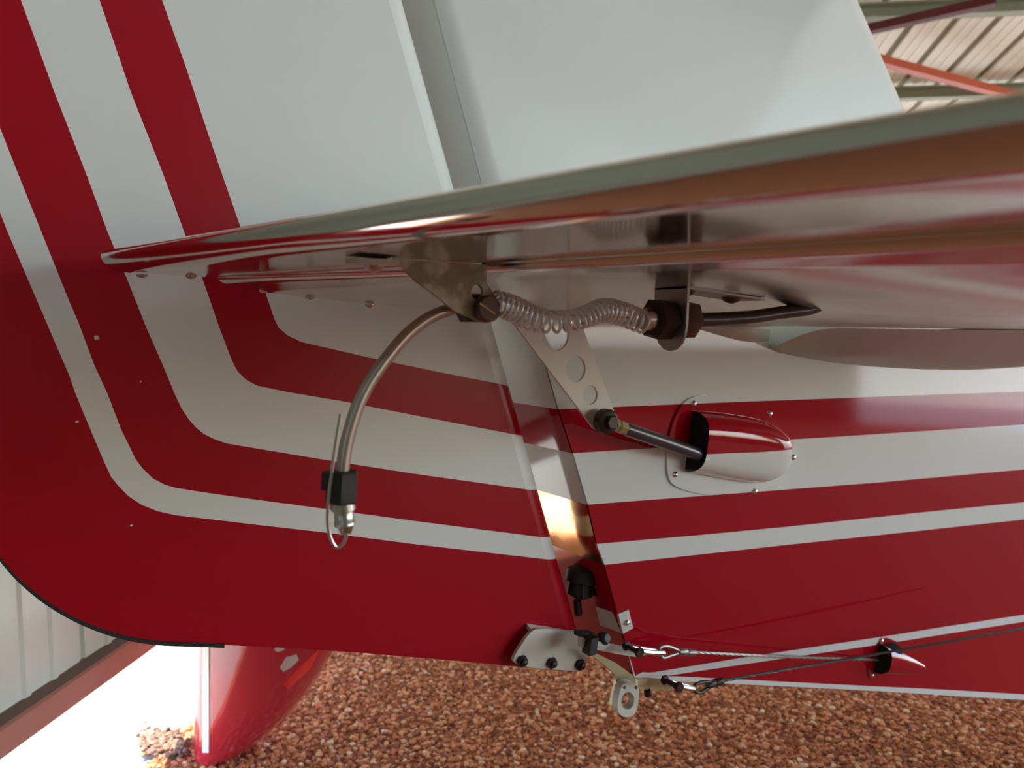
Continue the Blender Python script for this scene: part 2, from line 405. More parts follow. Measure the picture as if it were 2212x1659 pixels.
# upper fin
up_out = [(916, -80), (938, 0), (1045, 410), (1085, 560), (1500, 470), (1992, 355), (1953, 265), (1838, 0), (1804, -80)]
ext = []
for yy in range(-70, 480, 45):
    xe = 938+(1045-938)*yy/410; xl = 1852+(1967-1852)*yy/265
    for d in (10, 20, 32, 46): ext.append((xe+d, yy))
striped('fin_skin', up_out, [], y_up, air, [WHITES], extra=[p for p in ext if inside(p, up_out)], ang=50)
V = []; F = []; NA = 16
for p_ in up_out[5:]:
    p = hit(p_[0], p_[1], y_up)
    for k in range(NA+1):
        a = math.pi*k/NA; V.append(Vector((p.x+.07*math.sin(a), YC-(YC-p.y)*math.cos(a), p.z)))
for i in range(3):
    for k in range(NA): o = i*(NA+1)+k; F.append((o, o+1, o+NA+2, o+NA+1))
mk('leading_edge', V, F, WHITES, air, ang=60)
# lower fuselage side
F1 = [(1207, 884), (1236, 883), (1400, 876), (1600, 868), (1950, 855), (2212, 846), (2520, 836)]
F2 = [(1238, 979), (1300, 975), (1500, 962), (1800, 944), (2212, 917), (2520, 897)]
F3 = [(1270, 1090), (1400, 1080), (1600, 1065), (1900, 1042), (2212, 1014), (2520, 988)]
F4 = [(1289, 1175), (1500, 1157), (1700, 1138), (2000, 1106), (2212, 1085), (2520, 1053)]
F5 = [(1306, 1220), (1500, 1199), (1700, 1177), (2000, 1145), (2212, 1122), (2520, 1089)]
F6 = [(1374, 1459), (1388, 1452), (1400, 1453), (1414, 1452), (1602, 1421), (1909, 1375), (2040, 1354), (2212, 1328), (2520, 1281)]
F7 = [(1374, 1460), (1440, 1460), (1674, 1425), (1909, 1391), (2040, 1370), (2212, 1343), (2520, 1296)]
F8 = [(1372, 1460), (1460, 1461), (1602, 1468), (1900, 1483), (2040, 1490), (2212, 1500), (2520, 1517)]
F9 = [(1370, 1464), (1460, 1471), (1602, 1478), (1900, 1493), (2040, 1502), (2212, 1512), (2520, 1530)]
band = lambda a, b: a + b[::-1]
fus_out = [(1125, 600)] + [(1207, 884), (1238, 979), (1270, 1090), (1289, 1175), (1306, 1220), (1333, 1322), (1356, 1405)] + F9 + [(2520, 560), (1800, 560)]
fbands = [(band(F1, F2), 1), (band(F3, F4), 1), (F5 + [(2520, 1517)] + F8[::-1] + [(1356, 1405), (1333, 1322)], 1), (band(F6, F7), 0)]
fext = [(x, y) for x in range(1180, 2500, 110) for y in range(620, 1480, 90) if inside((x, y), fus_out)]
striped('fuselage_side', fus_out, fbands, y_low, air, [WHITE, RED], extra=fext)
# closing spar faces in the rudder gap, with a bead along the fin edge
def spar_strip(name, pts_px, yf, m, depth, back, label=None):
    V = []; F = []
    for p in pts_px:
        a = hit(*p, yf); V += [a+Vector((-0.0015, 0.001, 0)), a+Vector((-0.0015, depth*.5, 0)), a+Vector((-0.0015+back, depth, 0))]
        V += [a+Vector((0.05, 0.001, 0)), a+Vector((0.05, depth*.5, 0)), a+Vector((0.05, depth, 0))]
    n = len(pts_px)
    for i in range(n-1):
        o = i*6; F += [(o, o+6, o+7, o+1), (o+1, o+7, o+8, o+2), (o+3, o+4, o+10, o+9), (o+4, o+5, o+11, o+10)]
    return mk(name, V, F, m, air, fix=False, label=label)
edge_up = [(938-.261*(80), -80), (938, 0), (1045, 410), (1080, 545)]
spar_strip('spar_face', edge_up, lambda x, z: YUP-0.03*(x-.45)+.010, WHITE, .11, 0, 'white painted face in the gap above the elevator')
EDGE = [(1125, 600), (1207, 884), (1238, 979), (1270, 1090), (1289, 1175), (1306, 1220), (1333, 1322), (1356, 1405), (1370, 1462)]
def spar_seg(i, j, m, label): spar_strip('spar_face', EDGE[i:j+1], y_low, m, .12, 0, label)
spar_seg(0, 1, WHITE, 'white painted upper piece in the gap below the elevator')
spar_seg(1, 2, RED, 'red painted stripe in the gap')
spar_seg(2, 3, WHITE, 'white painted lower piece in the gap')
spar_seg(3, 5, SPAR, 'bare metal piece in the gap, tinted gold as if reflecting sunlit ground')
spar_seg(5, 8, RED, 'dark red lowest piece in the gap')
tube('edge_bead', [hit(p[0], p[1], lambda x, z: YUP-0.03*(x-.45)+.010) + Vector((0, -.001, 0)) for p in edge_up], .0028, WHITE, air, 8)

# blister fairings -------------------------------------------------------------
def blister(name, top, bot, Hh, parent, sp0, sp1, uu=20, vv=18, end=.30, label=None, pw=4.0):
    """raised hood over the skin: top/bot are pixel edges from the open end to the closed end; colours split from sp0 to sp1"""
    def pl(P, u):
        n = len(P)-1; s = min(u*n, n-1e-6); i = int(s); t = s-i; return (P[i][0]*(1-t)+P[i+1][0]*t, P[i][1]*(1-t)+P[i+1][1]*t)
    V = []; F = []; M = []; js = vv//2
    for i in range(uu+1):
        u = 1-(1-i/uu)**1.7; vb = max(.04, min(.96, sp0+(sp1-sp0)*u))
        a, b = pl(top, u), pl(bot, u); g = 1.0 if u < 1-end else math.sqrt(max(0, 1-((u-(1-end))/end)**2))
        for j in range(vv+1):
            t = 0.5-0.5*math.cos(math.pi*j/vv)
            v = vb*t/.5 if t <= .5 else vb+(1-vb)*(t-.5)/.5
            q = hit(a[0]*(1-v)+b[0]*v, a[1]*(1-v)+b[1]*v, y_low)
            h = max(0, 1-abs(2*v-1)**pw)**0.5 * g
            V.append(q+Vector((0, -h*Hh, 0)))
    W = vv+1
    for i in range(uu):
        for j in range(vv):
            F.append((i*W+j, i*W+j+1, (i+1)*W+j+1, (i+1)*W+j)); M.append(1 if j < js else 0)
    o = mk(name, V, F, [WHITE, RED], parent, idx=M, ang=60, label=label)
    return o, V[:W]
plate_px = chaikin([(1440, 1030), (1444, 940), (1470, 872), (1512, 850), (1600, 862), (1690, 888), (1722, 960), (1712, 1050), (1640, 1082), (1540, 1072), (1462, 1056)], 3, True)
pf = striped('pushrod_fairing', plate_px, fbands, y_low, air, [WHITE, RED], mirror=False, off=.0030, label='rounded cover plate with a raised hood, red above white')
hood, capv = blister('hood', [(1492, 886), (1550, 890), (1605, 898), (1645, 908), (1672, 930), (1684, 972)], [(1476, 1018), (1530, 1028), (1585, 1038), (1630, 1043), (1664, 1026), (1684, 974)], .034, pf, .66, .28, end=.36)
def opening(capv, parent, y0, rx=0.004):
    c = Vector((0, 0, 0))
    for q in capv: c += q
    c /= len(capv)
    pts = [c+(q-c)*.90+Vector((-.0005, 0, 0)) for q in capv]
    back = [p+Vector((.03, 0, 0)) for p in pts]
    n = len(pts)
    mk('opening', pts+back, [tuple(range(n))] + [(i, (i+1) % n, (i+1) % n+n, i+n) for i in range(n)], VOID, parent, label='black cap painted as the shade in the mouth')
opening(capv, pf, 0)
for (sx, sy) in ((1494, 871), (1658, 893), (1709, 987), (1626, 1060), (1454, 1024)):
    p = hit(sx, sy, y_low)+Vector((0, -.0030, 0)); V, F = dome_g(p, (-.1, -1, 0), .0044, .0034); mk('screw', V, F, CHROME, pf)
cp_px = chaikin([(1905, 1374), (1935, 1384), (1985, 1412), (1984, 1444), (1955, 1458), (1895, 1472), (1872, 1462), (1880, 1420)], 2, True)
cf = striped('cable_fairing', cp_px, [(cp_px, 1)], y_low, air, [WHITE, RED], mirror=False, off=.0012, label='small red cover where the rudder cable enters')
hood2, cap2 = blister('hood', [(1898, 1390), (1925, 1398), (1950, 1410), (1970, 1424), (1972, 1432)], [(1886, 1452), (1920, 1454), (1950, 1452), (1968, 1444), (1972, 1434)], .024, cf, .96, .96)
opening(cap2, cf, 0)
for (sx, sy) in ((1902, 1384), (1975, 1430), (1882, 1458)):
    p = hit(sx, sy, y_low)+Vector((0, -.0012, 0)); V, F = dome_g(p, (-.1, -1, 0), .0042, .003); mk('screw', V, F, STEEL, cf)
# folded clip on the fin edge
def ypl(x, z): return y_low(x, z)-.0015
cl = MB(); V, F = plate_g([(1336, 1327), (1358, 1317), (1368, 1357), (1346, 1369)], [], lambda a, b: hit(a, b, ypl), (0, 1, 0), .0018); cl.add(V, F)
q0, q1 = hit(1336, 1327, ypl), hit(1346, 1369, ypl)
V, F = slab_g([q0, q1, q1+Vector((-.006, .035, 0)), q0+Vector((-.006, .035, 0))], (.0018, 0, 0)); cl.add(V, F)
clip = cl.build('edge_clip', [WPLATE], air, label='small folded cream clip on the fin edge')
V, F = dome_g(hit(1353, 1345, ypl), (-.1, -1, 0), .0042, .0035); mk('rivet', V, F, CHROME, clip)

# ------------------------------------------------------------------ rudder
rud = root('rudder', 'rudder with red and white stripes turning a rounded corner, aft of the gap', 'rudder', Vector((0.45, YC, 0.65)))
NR = 0.030                                          # nose radius
yr = YC-NR
Na, Nb = hit(839, 0, yr), hit(1220, 1352, yr)       # line where flat skin meets the round nose
def nose_x(z): return Na.x+(Nb.x-Na.x)*(z-Na.z)/(Nb.z-Na.z)
def y_rud(x, z): return YC-max(.004, NR-0.045*max(0.0, nose_x(z)-x))
nl = lambda y: 839+(1220-839)*y/1352.0              # nose line in the picture
E1 = [(328, -70), (350, 0), (400, 140), (450, 290), (481, 380), (519, 489), (568, 616), (593, 690), (602, 708), (622, 725), (652, 739), (696, 749), (800, 773), (940, 802)]
E2 = [(191, -70), (215, 0), (283, 200), (354, 380), (401, 510), (436, 598), (475, 711), (501, 779), (513, 802), (531, 820), (555, 833), (622, 847), (741, 867), (900, 898)]
E3 = [(18, -70), (45, 0), (118, 200), (188, 380), (232, 500), (280, 616), (315, 705), (351, 787), (377, 850), (391, 880), (408, 906), (424, 924), (440, 937), (462, 948), (490, 958), (550, 968), (700, 993), (900, 1024)]
E4 = [(-130, -70), (0, 276), (40, 378), (89, 500), (150, 652), (168, 693), (203, 787), (232, 850), (261, 926), (293, 992), (308, 1012), (331, 1034), (356, 1047), (380, 1054), (450, 1065), (550, 1079), (700, 1099), (900, 1126)]
E5 = [(-205, -70), (0, 459), (16, 500), (150, 812), (163, 850), (190, 915), (226, 1000), (240, 1030), (256, 1050), (278, 1072), (305, 1090), (340, 1104), (380, 1113), (450, 1121), (550, 1133), (700, 1150), (900, 1176)]
ends = {}
for nm, E, yend, xs in (('E1', E1, 828, 1101), ('E2', E2, 937, 1118), ('E3', E3, 1057, 1165), ('E4', E4, 1160, 1192), ('E5', E5, 1208, 1211)):
    E.append((nl(yend), yend)); ends[nm] = yend
HEEL = chaikin([(-34, 1160), (0, 1208), (40, 1254), (100, 1303), (170, 1343), (250, 1373), (330, 1388), (400, 1391), (480, 1393), (700, 1404), (900, 1420), (1100, 1438), (1235, 1452)], 2)
bot = list(HEEL)
rout = [(-420, -70), (-380, 300), (-260, 700), (-120, 1010), (-70, 1105)] + bot + [(nl(1430)+6, 1438), (nl(1420), 1420)] + [(nl(y), y) for y in (1352, 1208, 1160, 1057, 937, 828, 400, 0, -70)]
rbands = [(band(E1, E2), 1), (band(E3, E4), 1), (E5 + [(nl(1420), 1420), (nl(1430)+6, 1438)] + bot[::-1] + [(-70, 1105), (-120, 1010), (-260, 700), (-380, 300), (-420, -70)], 1)]
rext = [(x, y) for x in range(-300, 1200, 100) for y in range(-40, 1420, 100) if inside((x, y), rout) and x < nl(y)-20]
rs = striped('rudder_skin', rout, rbands, y_rud, rud, [WHITES, REDS], extra=rext)
# round nose, coloured in the same bands
cuts = [-70, 200, 400, 600, ends['E1'], ends['E2'], ends['E3'], ends['E4'], ends['E5'], 1300, 1420]
cols = [0, 0, 0, 0, 1, 0, 1, 0, 1, 1]
V = []; F = []; M = []; NA = 14
for yy in cuts:
    p = hit(nl(yy), yy, y_rud)
    for k in range(NA+1):
        a = math.pi*k/NA; dx = NR*math.sin(a)
        V.append(Vector((p.x+dx, YC-NR*math.cos(a), p.z-0.22*dx)))
for i in range(len(cuts)-1):
    for k in range(NA):
        o = i*(NA+1)+k; F.append((o, o+1, o+NA+2, o+NA+1)); M.append(cols[i])
nb = (len(cuts)-1)*(NA+1); F.append(tuple(nb+k for k in range(NA+1))); M.append(1)
mk('rudder_nose', V, F, [WHITES, REDS], rud, idx=M, ang=60)
# black edging along the rounded heel
tr_px = [(-70, 1104)] + [q for q in HEEL if q[0] < 470] + [(484, 1394)]
trim3 = [hit(*p, y_rud) for p in tr_px]; V = []; F = []
for p in trim3:
    hth = YC-p.y+.0015
    for (dy, dz) in ((-hth, .0016), (-hth, -.0022), (hth, -.0022), (hth, .0016)): V.append(Vector((p.x, YC+dy, p.z+dz)))
for i in range(len(trim3)-1):
    for k in range(4): F.append((i*4+k, i*4+(k+1) % 4, i*4+4+(k+1) % 4, i*4+4+k))
F += [(3, 2, 1, 0), tuple(len(V)-4+k for k in range(4))]
mk('edge_trim', V, F, BLACK, rud, label='thin black edging along the rounded heel')
# paint chips on the red
for (sx, sy, r) in ((208, 729, 7), (166, 911, 4), (284, 1135, 3.5), (304, 824, 2.5), (229, 862, 3)):
    p = hit(sx, sy, y_rud); s = dep(p)/FPX
    pl_ = [(r*s*math.cos(t)*random.uniform(.6, 1.2), r*s*.8*math.sin(t)*random.uniform(.6, 1.2)) for t in [2*math.pi*k/9 for k in range(9)]]
    V, F = plate_g(pl_, [], lambda a, b: p+Vector((a, -.0002, b)), (0, 1, 0), .0004); mk('paint_chip', V, F, WPLATE, rud)
# horn bracket plate with three bolts
yb = lambda x, z: YC-NR-.012
br_out = chaikin([(1108, 1430), (1112, 1415), (1144, 1366), (1162, 1357), (1230, 1362), (1268, 1376), (1268, 1450), (1225, 1449), (1130, 1441)], 1, True)
V, F = plate_g(br_out, [], lambda a, b: hit(a, b, yb), (0, 1, 0), .005)
hb = mk('horn_bracket', V, F, WPLATE, rud, label='cream plate with three dark bolts at the rudder foot')
V, F = slab_g([hit(1152, 1364, yb)+Vector((0, .001, 0)), hit(1266, 1380, yb)+Vector((0, .001, 0)), hit(1266, 1380, yb)+Vector((0, .013, .005)), hit(1152, 1364, yb)+Vector((0, .013, .005))], (0, 0, -.006)); mk('top_fold', V, F, WPLATE, hb)
for (sx, sy) in ((1126, 1427), (1190, 1431), (1251, 1435)):
    V, F = hex_g(hit(sx, sy, yb)+Vector((0, .001, 0)), (0, -1, 0), .006, .0068); o = mk('bolt', V, F, DARKNUT, hb)
    V, F = lathe_g(hit(sx, sy, yb)+Vector((0, -.004, 0)), (0, -1, 0), [(0, .0038), (.004, .0036), (.005, .002)], 14); mk('bolt_tip', V, F, DARKNUT, o)
# control arm running forward from the bracket to the cable
ya = lambda x, z: -0.014
V, F = plate_g([(1255, 1378), (1300, 1387), (1345, 1398), (1392, 1404), (1398, 1414), (1380, 1420), (1340, 1414), (1290, 1404), (1255, 1398)], [], lambda a, b: hit(a, b, ya), (0, 1, 0), .006)
mk('control_arm', V, F, WPLATE, rud, label='pale arm reaching forward to the cable shackle')
V, F = box_g(hit(1275, 1393, -.018), Vector((.010, 0, 0)), Vector((0, .014, 0)), Vector((.003, 0, .019))); mk('cable_tie', V, F, BLACK, rud, label='black tie around the arm')
V, F = lathe_g(hit(1297, 1379, -.006), (0.2, -1, 0.3), [(0, .007), (.008, .0075), (.011, .005)], 12); mk('arm_pin', V, F, BLACK, rud)
V, F = box_g(hit(1264, 1370, .0), Vector((.022, 0, -.006)), Vector((0, .014, 0)), Vector((0, 0, .006))); mk('arm_clamp', V, F, BLACK, rud)
# hinge in the gap
hm = MB()
V, F = lathe_g(hit(1256, 1256, .046), (0.2, 0, 1), [(-.020, .008), (-.016, .016), (-.002, .016), (.0, .020), (.014, .020), (.018, .012)], 14); hm.add(V, F)
V, F = box_g(hit(1276, 1252, .046), Vector((.05, 0, .0)), Vector((0, .03, 0)), Vector((0, 0, .030))); hm.add(V, F)
V, F = lathe_g(hit(1247, 1296, .05), (0.1, 0, -1), [(0, .005), (.018, .005), (.02, .003)], 10); hm.add(V, F)
hm.build('hinge', [BLACK], rud, label='black hinge block in the gap')
# steering horn: olive plate with a white ring
yo = lambda x, z: -0.002
V, F = plate_g([(1268, 1408), (1285, 1410), (1330, 1432), (1366, 1458), (1400, 1480), (1392, 1492), (1352, 1480), (1346, 1512), (1338, 1534), (1324, 1530), (1322, 1522), (1332, 1480), (1330, 1458), (1310, 1440)], [], lambda a, b: hit(a, b, yo), (0, 1, 0), .006)
sh = mk('steering_horn', V, F, OLIVE, rud, label='olive plated arm with a white towing ring')
yo2 = lambda x, z: -0.016
ring_out = chaikin([(1340, 1487), (1348, 1475), (1366, 1473), (1380, 1480), (1381, 1500), (1376, 1536), (1366, 1548), (1348, 1550), (1335, 1540), (1334, 1520)], 2, True)
V, F = plate_g(ring_out, [circ(1356, 1514, 14, 19, 24, .15), circ(1349, 1485, 3.6, 4, 10), circ(1374, 1485, 3.6, 4, 10)], lambda a, b: hit(a, b, yo2), (0, 1, 0), .010)
mk('ring', V, F, WPLATE, sh, label='white oval ring with two small holes')
V, F = tube_g([hit(1357+14.5*math.cos(t), 1514+19.5*math.sin(t), yo2)+Vector((0, .0095, 0)) for t in [2*math.pi*k/24 for k in range(25)]], .0012, 6); mk('bush', V, F, OLIVE, sh)

# ------------------------------------------------------------------ elevator and trim tab
ZT = CAM.z+0.0480
x_te = lambda y: 0.085+0.192*(-.02-y)
x_hg = lambda y: 0.168+0.360*(-.02-y)
XE = 0.85
HH = [(.02, .0340), (.28, .0341), (.433, .0350), (.56, .0360), (1.2, .0375)]
P1 = [(0, .0340), (.109, .0215), (.282, .0110), (.50, .0030), (.795, -.0055), (1, -.0095)]
P2 = [(0, .0341), (.257, .0245), (.405, .0170), (.60, .0055), (.80, -.0040), (1, -.0105)]
P3 = [(0, .0360), (.25, .0135), (.50, .0005), (.75, -.0070), (1, -.0125)]
def sm(tab, s, h=.10): return sum(interp(tab, max(0, min(1, s+h*k/3))) for k in range(-3, 4))/7 if s > h else interp(tab, s)*(1-s/h)+(s/h)*sum(interp(tab, max(0, min(1, s+h*k/3))) for k in range(-3, 4))/7
def zu(x, y):
    xh = x_hg(y)
    if x <= xh: return CAM.z + interp(HH, -y)
    s = (x-xh)/(XE-xh); a = -y
    if a < .28: w_ = max(0, (a-.02)/.26); w_ = w_*w_*(3-2*w_); z = sm(P1, s)*(1-w_)+sm(P2, s)*w_
    else: w_ = min(1, (a-.28)/.27); w_ = w_*w_*(3-2*w_); z = sm(P2, s)*(1-w_)+sm(P3, s)*w_
    return CAM.z + z
YI, YO = -0.020, -1.15
rows = [YI+(YO-YI)*i/90 for i in range(91)]
tab = root('trim_tab', 'polished aluminium trim tab along the trailing edge, rivets at its inner end', 'trim tab', Vector((.13, -.3, ZT)))
V = []; n0 = 0
TN = 26
for y in rows:
    sec = []
    xt, xh = x_te(y), x_hg(y)-.0012
    for k in range(7):                               # round trailing edge: tight above, longer below
        a = math.pi*.5*k/6; sec.append((xt+.0040*(1-math.sin(a)), ZT+.0040*math.cos(a)))
    for k in range(1, 13):
        a = math.pi*.5*k/12; sec.append((xt+.022*(1-math.cos(a)), ZT-.0125*math.sin(a)))
    x0 = xt+.022; zh = zu(xh, y)
    for k in range(1, TN+1):
        t = k/TN; x = x0+(xh-x0)*t; sec.append((x, (ZT-.0125)*(1-t*t*(3-2*t))+zh*t*t*(3-2*t)))
    sec.append((xh, ZT+.008))
    V += [Vector((a, y, b)) for a, b in sec]; n0 = len(sec)
F = []
for i in range(len(rows)-1):
    for k in range(n0): F.append((i*n0+k, i*n0+(k+1) % n0, (i+1)*n0+(k+1) % n0, (i+1)*n0+k))
F += [tuple(range(n0))[::-1], tuple((len(rows)-1)*n0+k for k in range(n0))]
mk('tab_skin', V, F, ALU, tab, ang=50)
ele = root('elevator', 'polished aluminium elevator seen from below, its inner end beside the fin', 'elevator', Vector((.45, -.4, ZT)))
V = []; EN = 44
ys = [YI+(YO-YI)*i/90 for i in range(91)]
for y in ys:
    sec = []
    xh = x_hg(y)+.0012; lip = .0050
    sec.append((xh+.001, ZT+.009))
    sec.append((xh, zu(xh, y)+.003))
    for k in range(11):
        a = math.pi*.5*k/10; sec.append((xh+.015*(1-math.cos(a)), zu(xh+.004, y)+.0022-(lip+.0022)*math.sin(a)))
    for k in range(1, EN+1):
        t = k/EN; x = xh+.015+(XE-xh-.015)*t; sec.append((x, zu(x, y)-lip*max(0, 1-t*2.2)**2))
    sec.append((XE+.012, zu(XE, y)+.018)); sec.append((XE, ZT+.075)); sec.append(((xh+XE)/2, ZT+.065))
    n1 = len(sec); V += [Vector((a, y, b)) for a, b in sec]
F = []
for i in range(len(ys)-1):
    for k in range(n1): F.append((i*n1+k, i*n1+(k+1) % n1, (i+1)*n1+(k+1) % n1, (i+1)*n1+k))
F += [tuple(range(n1))[::-1], tuple((len(ys)-1)*n1+k for k in range(n1))]
mk('elevator_skin', V, F, ALUE, ele, ang=50)
for x in (.112, .148):
    V, F = dome_g(Vector((x, YI-.006, zu(x, YI-.006))), (0, 0, -1), .0042, .0022); mk('rivet', V, F, STEEL, tab)
for x in (.205, .245, .300):
    V, F = dome_g(Vector((x, YI-.006, zu(x, YI-.006)-.0035)), (0, 0, -1), .0042, .0022); mk('rivet', V, F, ALUB, ele)
# stabiliser root ahead of the elevator: its underside swells down into the fuselage side
so = [(1470, 698), (1540, 722), (1610, 746), (1700, 768), (1800, 786), (1900, 796), (2000, 801), (2100, 802), (2212, 795), (2350, 770), (2520, 740)]
def so_y(px):
    for (a, b), (c, d) in zip(so, so[1:]):
        if a <= px <= c: return b+(d-b)*(px-a)/(c-a)
    return so[-1][1]
V = []; F = []; NS = 22; cols_ = []
for px in range(1640, 2521, 40):
    p = hit(px, so_y(px), y_low); cols_.append(p)
for a in cols_:
    for k in range(NS+1):
        t = k/NS; y = a.y+.03-(.6)*t**1.5
        e = min(1, t**1.5*2.0); e = e*e*(3-2*e)
        zo = zu(XE, -.3)+.004-.02*max(0, a.x-XE)
        xx = max(a.x, XE+.004); zz = a.z*(1-e)+zo*e
        w_ = min(1, (xx-XE-.004)/.10); w_ = max(w_*w_*(3-2*w_), min(1, 1-(t-.17)*6))
        V.append(Vector((xx, y, zz*w_+(zu(XE, y)-.0012)*(1-w_))))
n = NS+1
for i in range(len(cols_)-1):
    for k in range(NS): F.append((i*n+k, i*n+k+1, (i+1)*n+k+1, (i+1)*n+k))
nv = len(V); V += [v+Vector((0, 0, .07)) for v in V]
F += [tuple(q+nv for q in f[::-1]) for f in F]
V2 = []; F2_ = []
for px in range(1470, 1661, 19):
    a = hit(px, so_y(px), y_low)
    for k in range(7):
        t = k/6; zt = max(a.z, zu(a.x, -.02)-.004)
        V2.append(Vector((a.x, (a.y+.004)*(1-t)+(-.026)*t, a.z+(zt-a.z)*t**1.6)))
    V2.append(Vector((a.x, .06, max(a.z, zt)+.002)))
for i in range(len(V2)//8-1):
    for k in range(7): F2_.append((i*8+k, i*8+k+1, i*8+k+9, i*8+k+8))
mk('root_fillet', V2, F2_, ROOTM, air, fix=False, ang=60, label='thin fillet tapering aft below the elevator')
mk('stabiliser_root', V, F, ROOTM, air, fix=False, ang=60, label='polished metal stabiliser root swelling under the elevator')

# elevator lever with three lightening holes
yl = lambda x, z: -0.036
lv_out = [(1040, 600), (1118, 708), (1160, 764), (1282, 925)] + [(1306+27*math.cos(t), 908+27*math.sin(t)) for t in (2.3, 1.8, 1.2, .6, .1, -.3)] + [(1326, 886), (1264, 722), (1225, 600)]
V, F = plate_g(lv_out, [circ(1201, 723, 28, 35), circ(1243, 797, 22, 28.5), circ(1275, 853, 16, 21)], lambda a, b: hit(a, b, yl), (0, 1, 0), .003)
lever = mk('control_lever', V, F, WPLATE, ele, label='cream lever with three round lightening holes')
# bracket carrying the cable end
AX = lambda px, py: hit(px, py, -.28)
PB = AX(1447, 690)                                   # where the cable passes the bracket
bz = zu(PB.x, -.28)
def bfn(a, b): return Vector((PB.x, -.28+a, b))
bt = bz+.0005
outl = [(-.017, bt), (.016, bt)] + [(.016*math.cos(t), PB.z-.004+.019*math.sin(t)) for t in [0, -.4, -.8, -1.2, -1.57, -1.95, -2.35, -2.75, -3.14]]
V, F = plate_g(outl, [], bfn, (1, 0, 0), .0022)
bm_ = MB(); bm_.add(V, F)
for i in range(10):
    xa, xb = PB.x+.085*i/10, PB.x+.085*(i+1)/10; za, zb = zu(xa, -.28)-.0020, zu(xb, -.28)-.0020
    V, F = slab_g([Vector((xa, -.296, za)), Vector((xb, -.296, zb)), Vector((xb, -.264, zb)), Vector((xa, -.264, za))], (0, 0, .0016)); bm_.add(V, F)
brk = bm_.build('cable_bracket', [BRSTEEL], ele, label='bent steel bracket holding the cable end')
for (sx, sy) in ((1478, 621), (1578, 629)):
    x = hit(sx, sy, -.28).x; V, F = dome_g(Vector((x, -.281, zu(x, -.28)-.0022)), (0, 0, -1), .0075, .004); mk('rivet', V, F, BROWNNUT, brk)

# tab horn
YH = -.28
h_out = [(852, 558), (1051, 572), (1052, 612), (1064, 630), (1071, 643), (1075, 663), (1072, 680), (1064, 692), (1051, 698), (1029, 693), (984, 672), (940, 637), (897, 605)]
V, F = plate_g(h_out, [circ(1031, 631, 13, 17, 20)], lambda a, b: hit(a, b, YH), (0, 1, 0), .0028)
horn = mk('tab_horn', V, F, GALV, tab, label='dull corroded triangular horn hanging under the tab')
fa, fb = hit(770, 549, YH), hit(856, 562, YH)
for q_ in (fa, fb): q_.z = ZT-.0125-.0050
V, F = slab_g([Vector((fa.x, YH-.004, fa.z)), Vector((fb.x, YH-.004, fb.z)), Vector((fb.x, YH+.016, fb.z+.001)), Vector((fa.x, YH+.016, fa.z+.001))], (0, 0, .0032)); mk('foot', V, F, WPLATE, horn, label='bright folded foot')
V, F = dome_g(Vector((fa.x+.012, YH+.004, fa.z)), (0, 0, -1), .006, .004); mk('rivet', V, F, STEEL, horn)
bp = hit(1046, 667, YH)
V, F = lathe_g(bp, (0, -1, 0), [(0, .0082), (.006, .0082), (.0072, .0074)], 24)
bolt = mk('pivot_bolt', V, F, BROWNNUT, horn, label='dark bolt with a bright screwdriver slot')
a_, b_ = hit(1036, 655, YH-.0075), hit(1068, 678, YH-.0075)
V, F = tube_g([a_, b_], .0007, 6); mk('slot', V, F, CHROME, bolt)
V, F = lathe_g(hit(1032, 665, YH)+Vector((0, .0028, 0)), (0, 1, 0), [(0, .010), (.010, .010)], 6); mk('pivot_nut', V, F, DARKNUT, horn)

# ------------------------------------------------------------------ trim cable
spring = root('coil_spring', 'bright steel coil spring sagging between the tab horn and the cable bracket', 'spring', hit(1230, 690, YH))
cl_px = [(1066, 653), (1108, 667), (1145, 686), (1189, 695), (1232, 693), (1266, 684), (1300, 671), (1339, 677), (1392, 697)]
ctr = smoothpath([hit(a, b, YH-.001) for a, b in cl_px], 40)
# pitch varies: tight at both ends
TURNS = 27; pts = []; N = len(ctr); PPT = 22
tot = TURNS*PPT
wts = []
for i in range(N-1):
    s = i/(N-1); wts.append(1.5-0.80*math.exp(-((s-.42)/.20)**2))
cum = [0]
for q in wts: cum.append(cum[-1]+q)
for k in range(tot+1):
    target = cum[-1]*k/tot; lo = 0
    import bisect
    i = max(0, min(N-2, bisect.bisect_left(cum, target)-1)); t = (target-cum[i])/(cum[i+1]-cum[i])
    p = ctr[i].lerp(ctr[i+1], t); d = (ctr[i+1]-ctr[i]).normalized()
    y = Vector((0, 1, 0)); y = (y-d*y.dot(d)).normalized(); z = d.cross(y)
    s_ = i/N; rr = .0072+.0006*math.sin(s_*9)
    a = 2*math.pi*k/PPT; pts.append(p+(y*math.cos(a)+z*math.sin(a))*rr)
V, F = tube_g(pts, .00105, 8); mk('coil', V, F, ZINC, spring, ang=80)
wire = root('trim_wire', 'thin straight steel wire running through the coil spring', 'wire', hit(1230, 681, YH))
tube('wire', [hit(1050, 672, YH), hit(1200, 680, YH), hit(1400, 688, YH)], .0007, CHROME, wire, 6)
cab = root('cable_conduit', 'dark cable conduit clamped by two hexagonal nuts and curving into the elevator', 'cable', PB)
xd = Vector((1, 0, 0))
V, F = hex_g(PB+Vector((-.019, 0, 0)), (1, 0, 0), .0185, .0150, .18, (0, .35, 1)); mk('nut', V, F, DARKNUT, cab, label='near-black nut behind the bracket')
V, F = hex_g(PB+Vector((.0026, 0, 0)), (1, 0, 0), .021, .0142, .16, (0, .35, 1)); mk('nut', V, F, BROWNNUT, cab, label='brown nut ahead of the bracket')
V, F = lathe_g(PB+Vector((-.026, 0, 0)), (1, 0, 0), [(0, .0075), (.008, .0085)], 18); mk('ferrule', V, F, STEEL, cab)
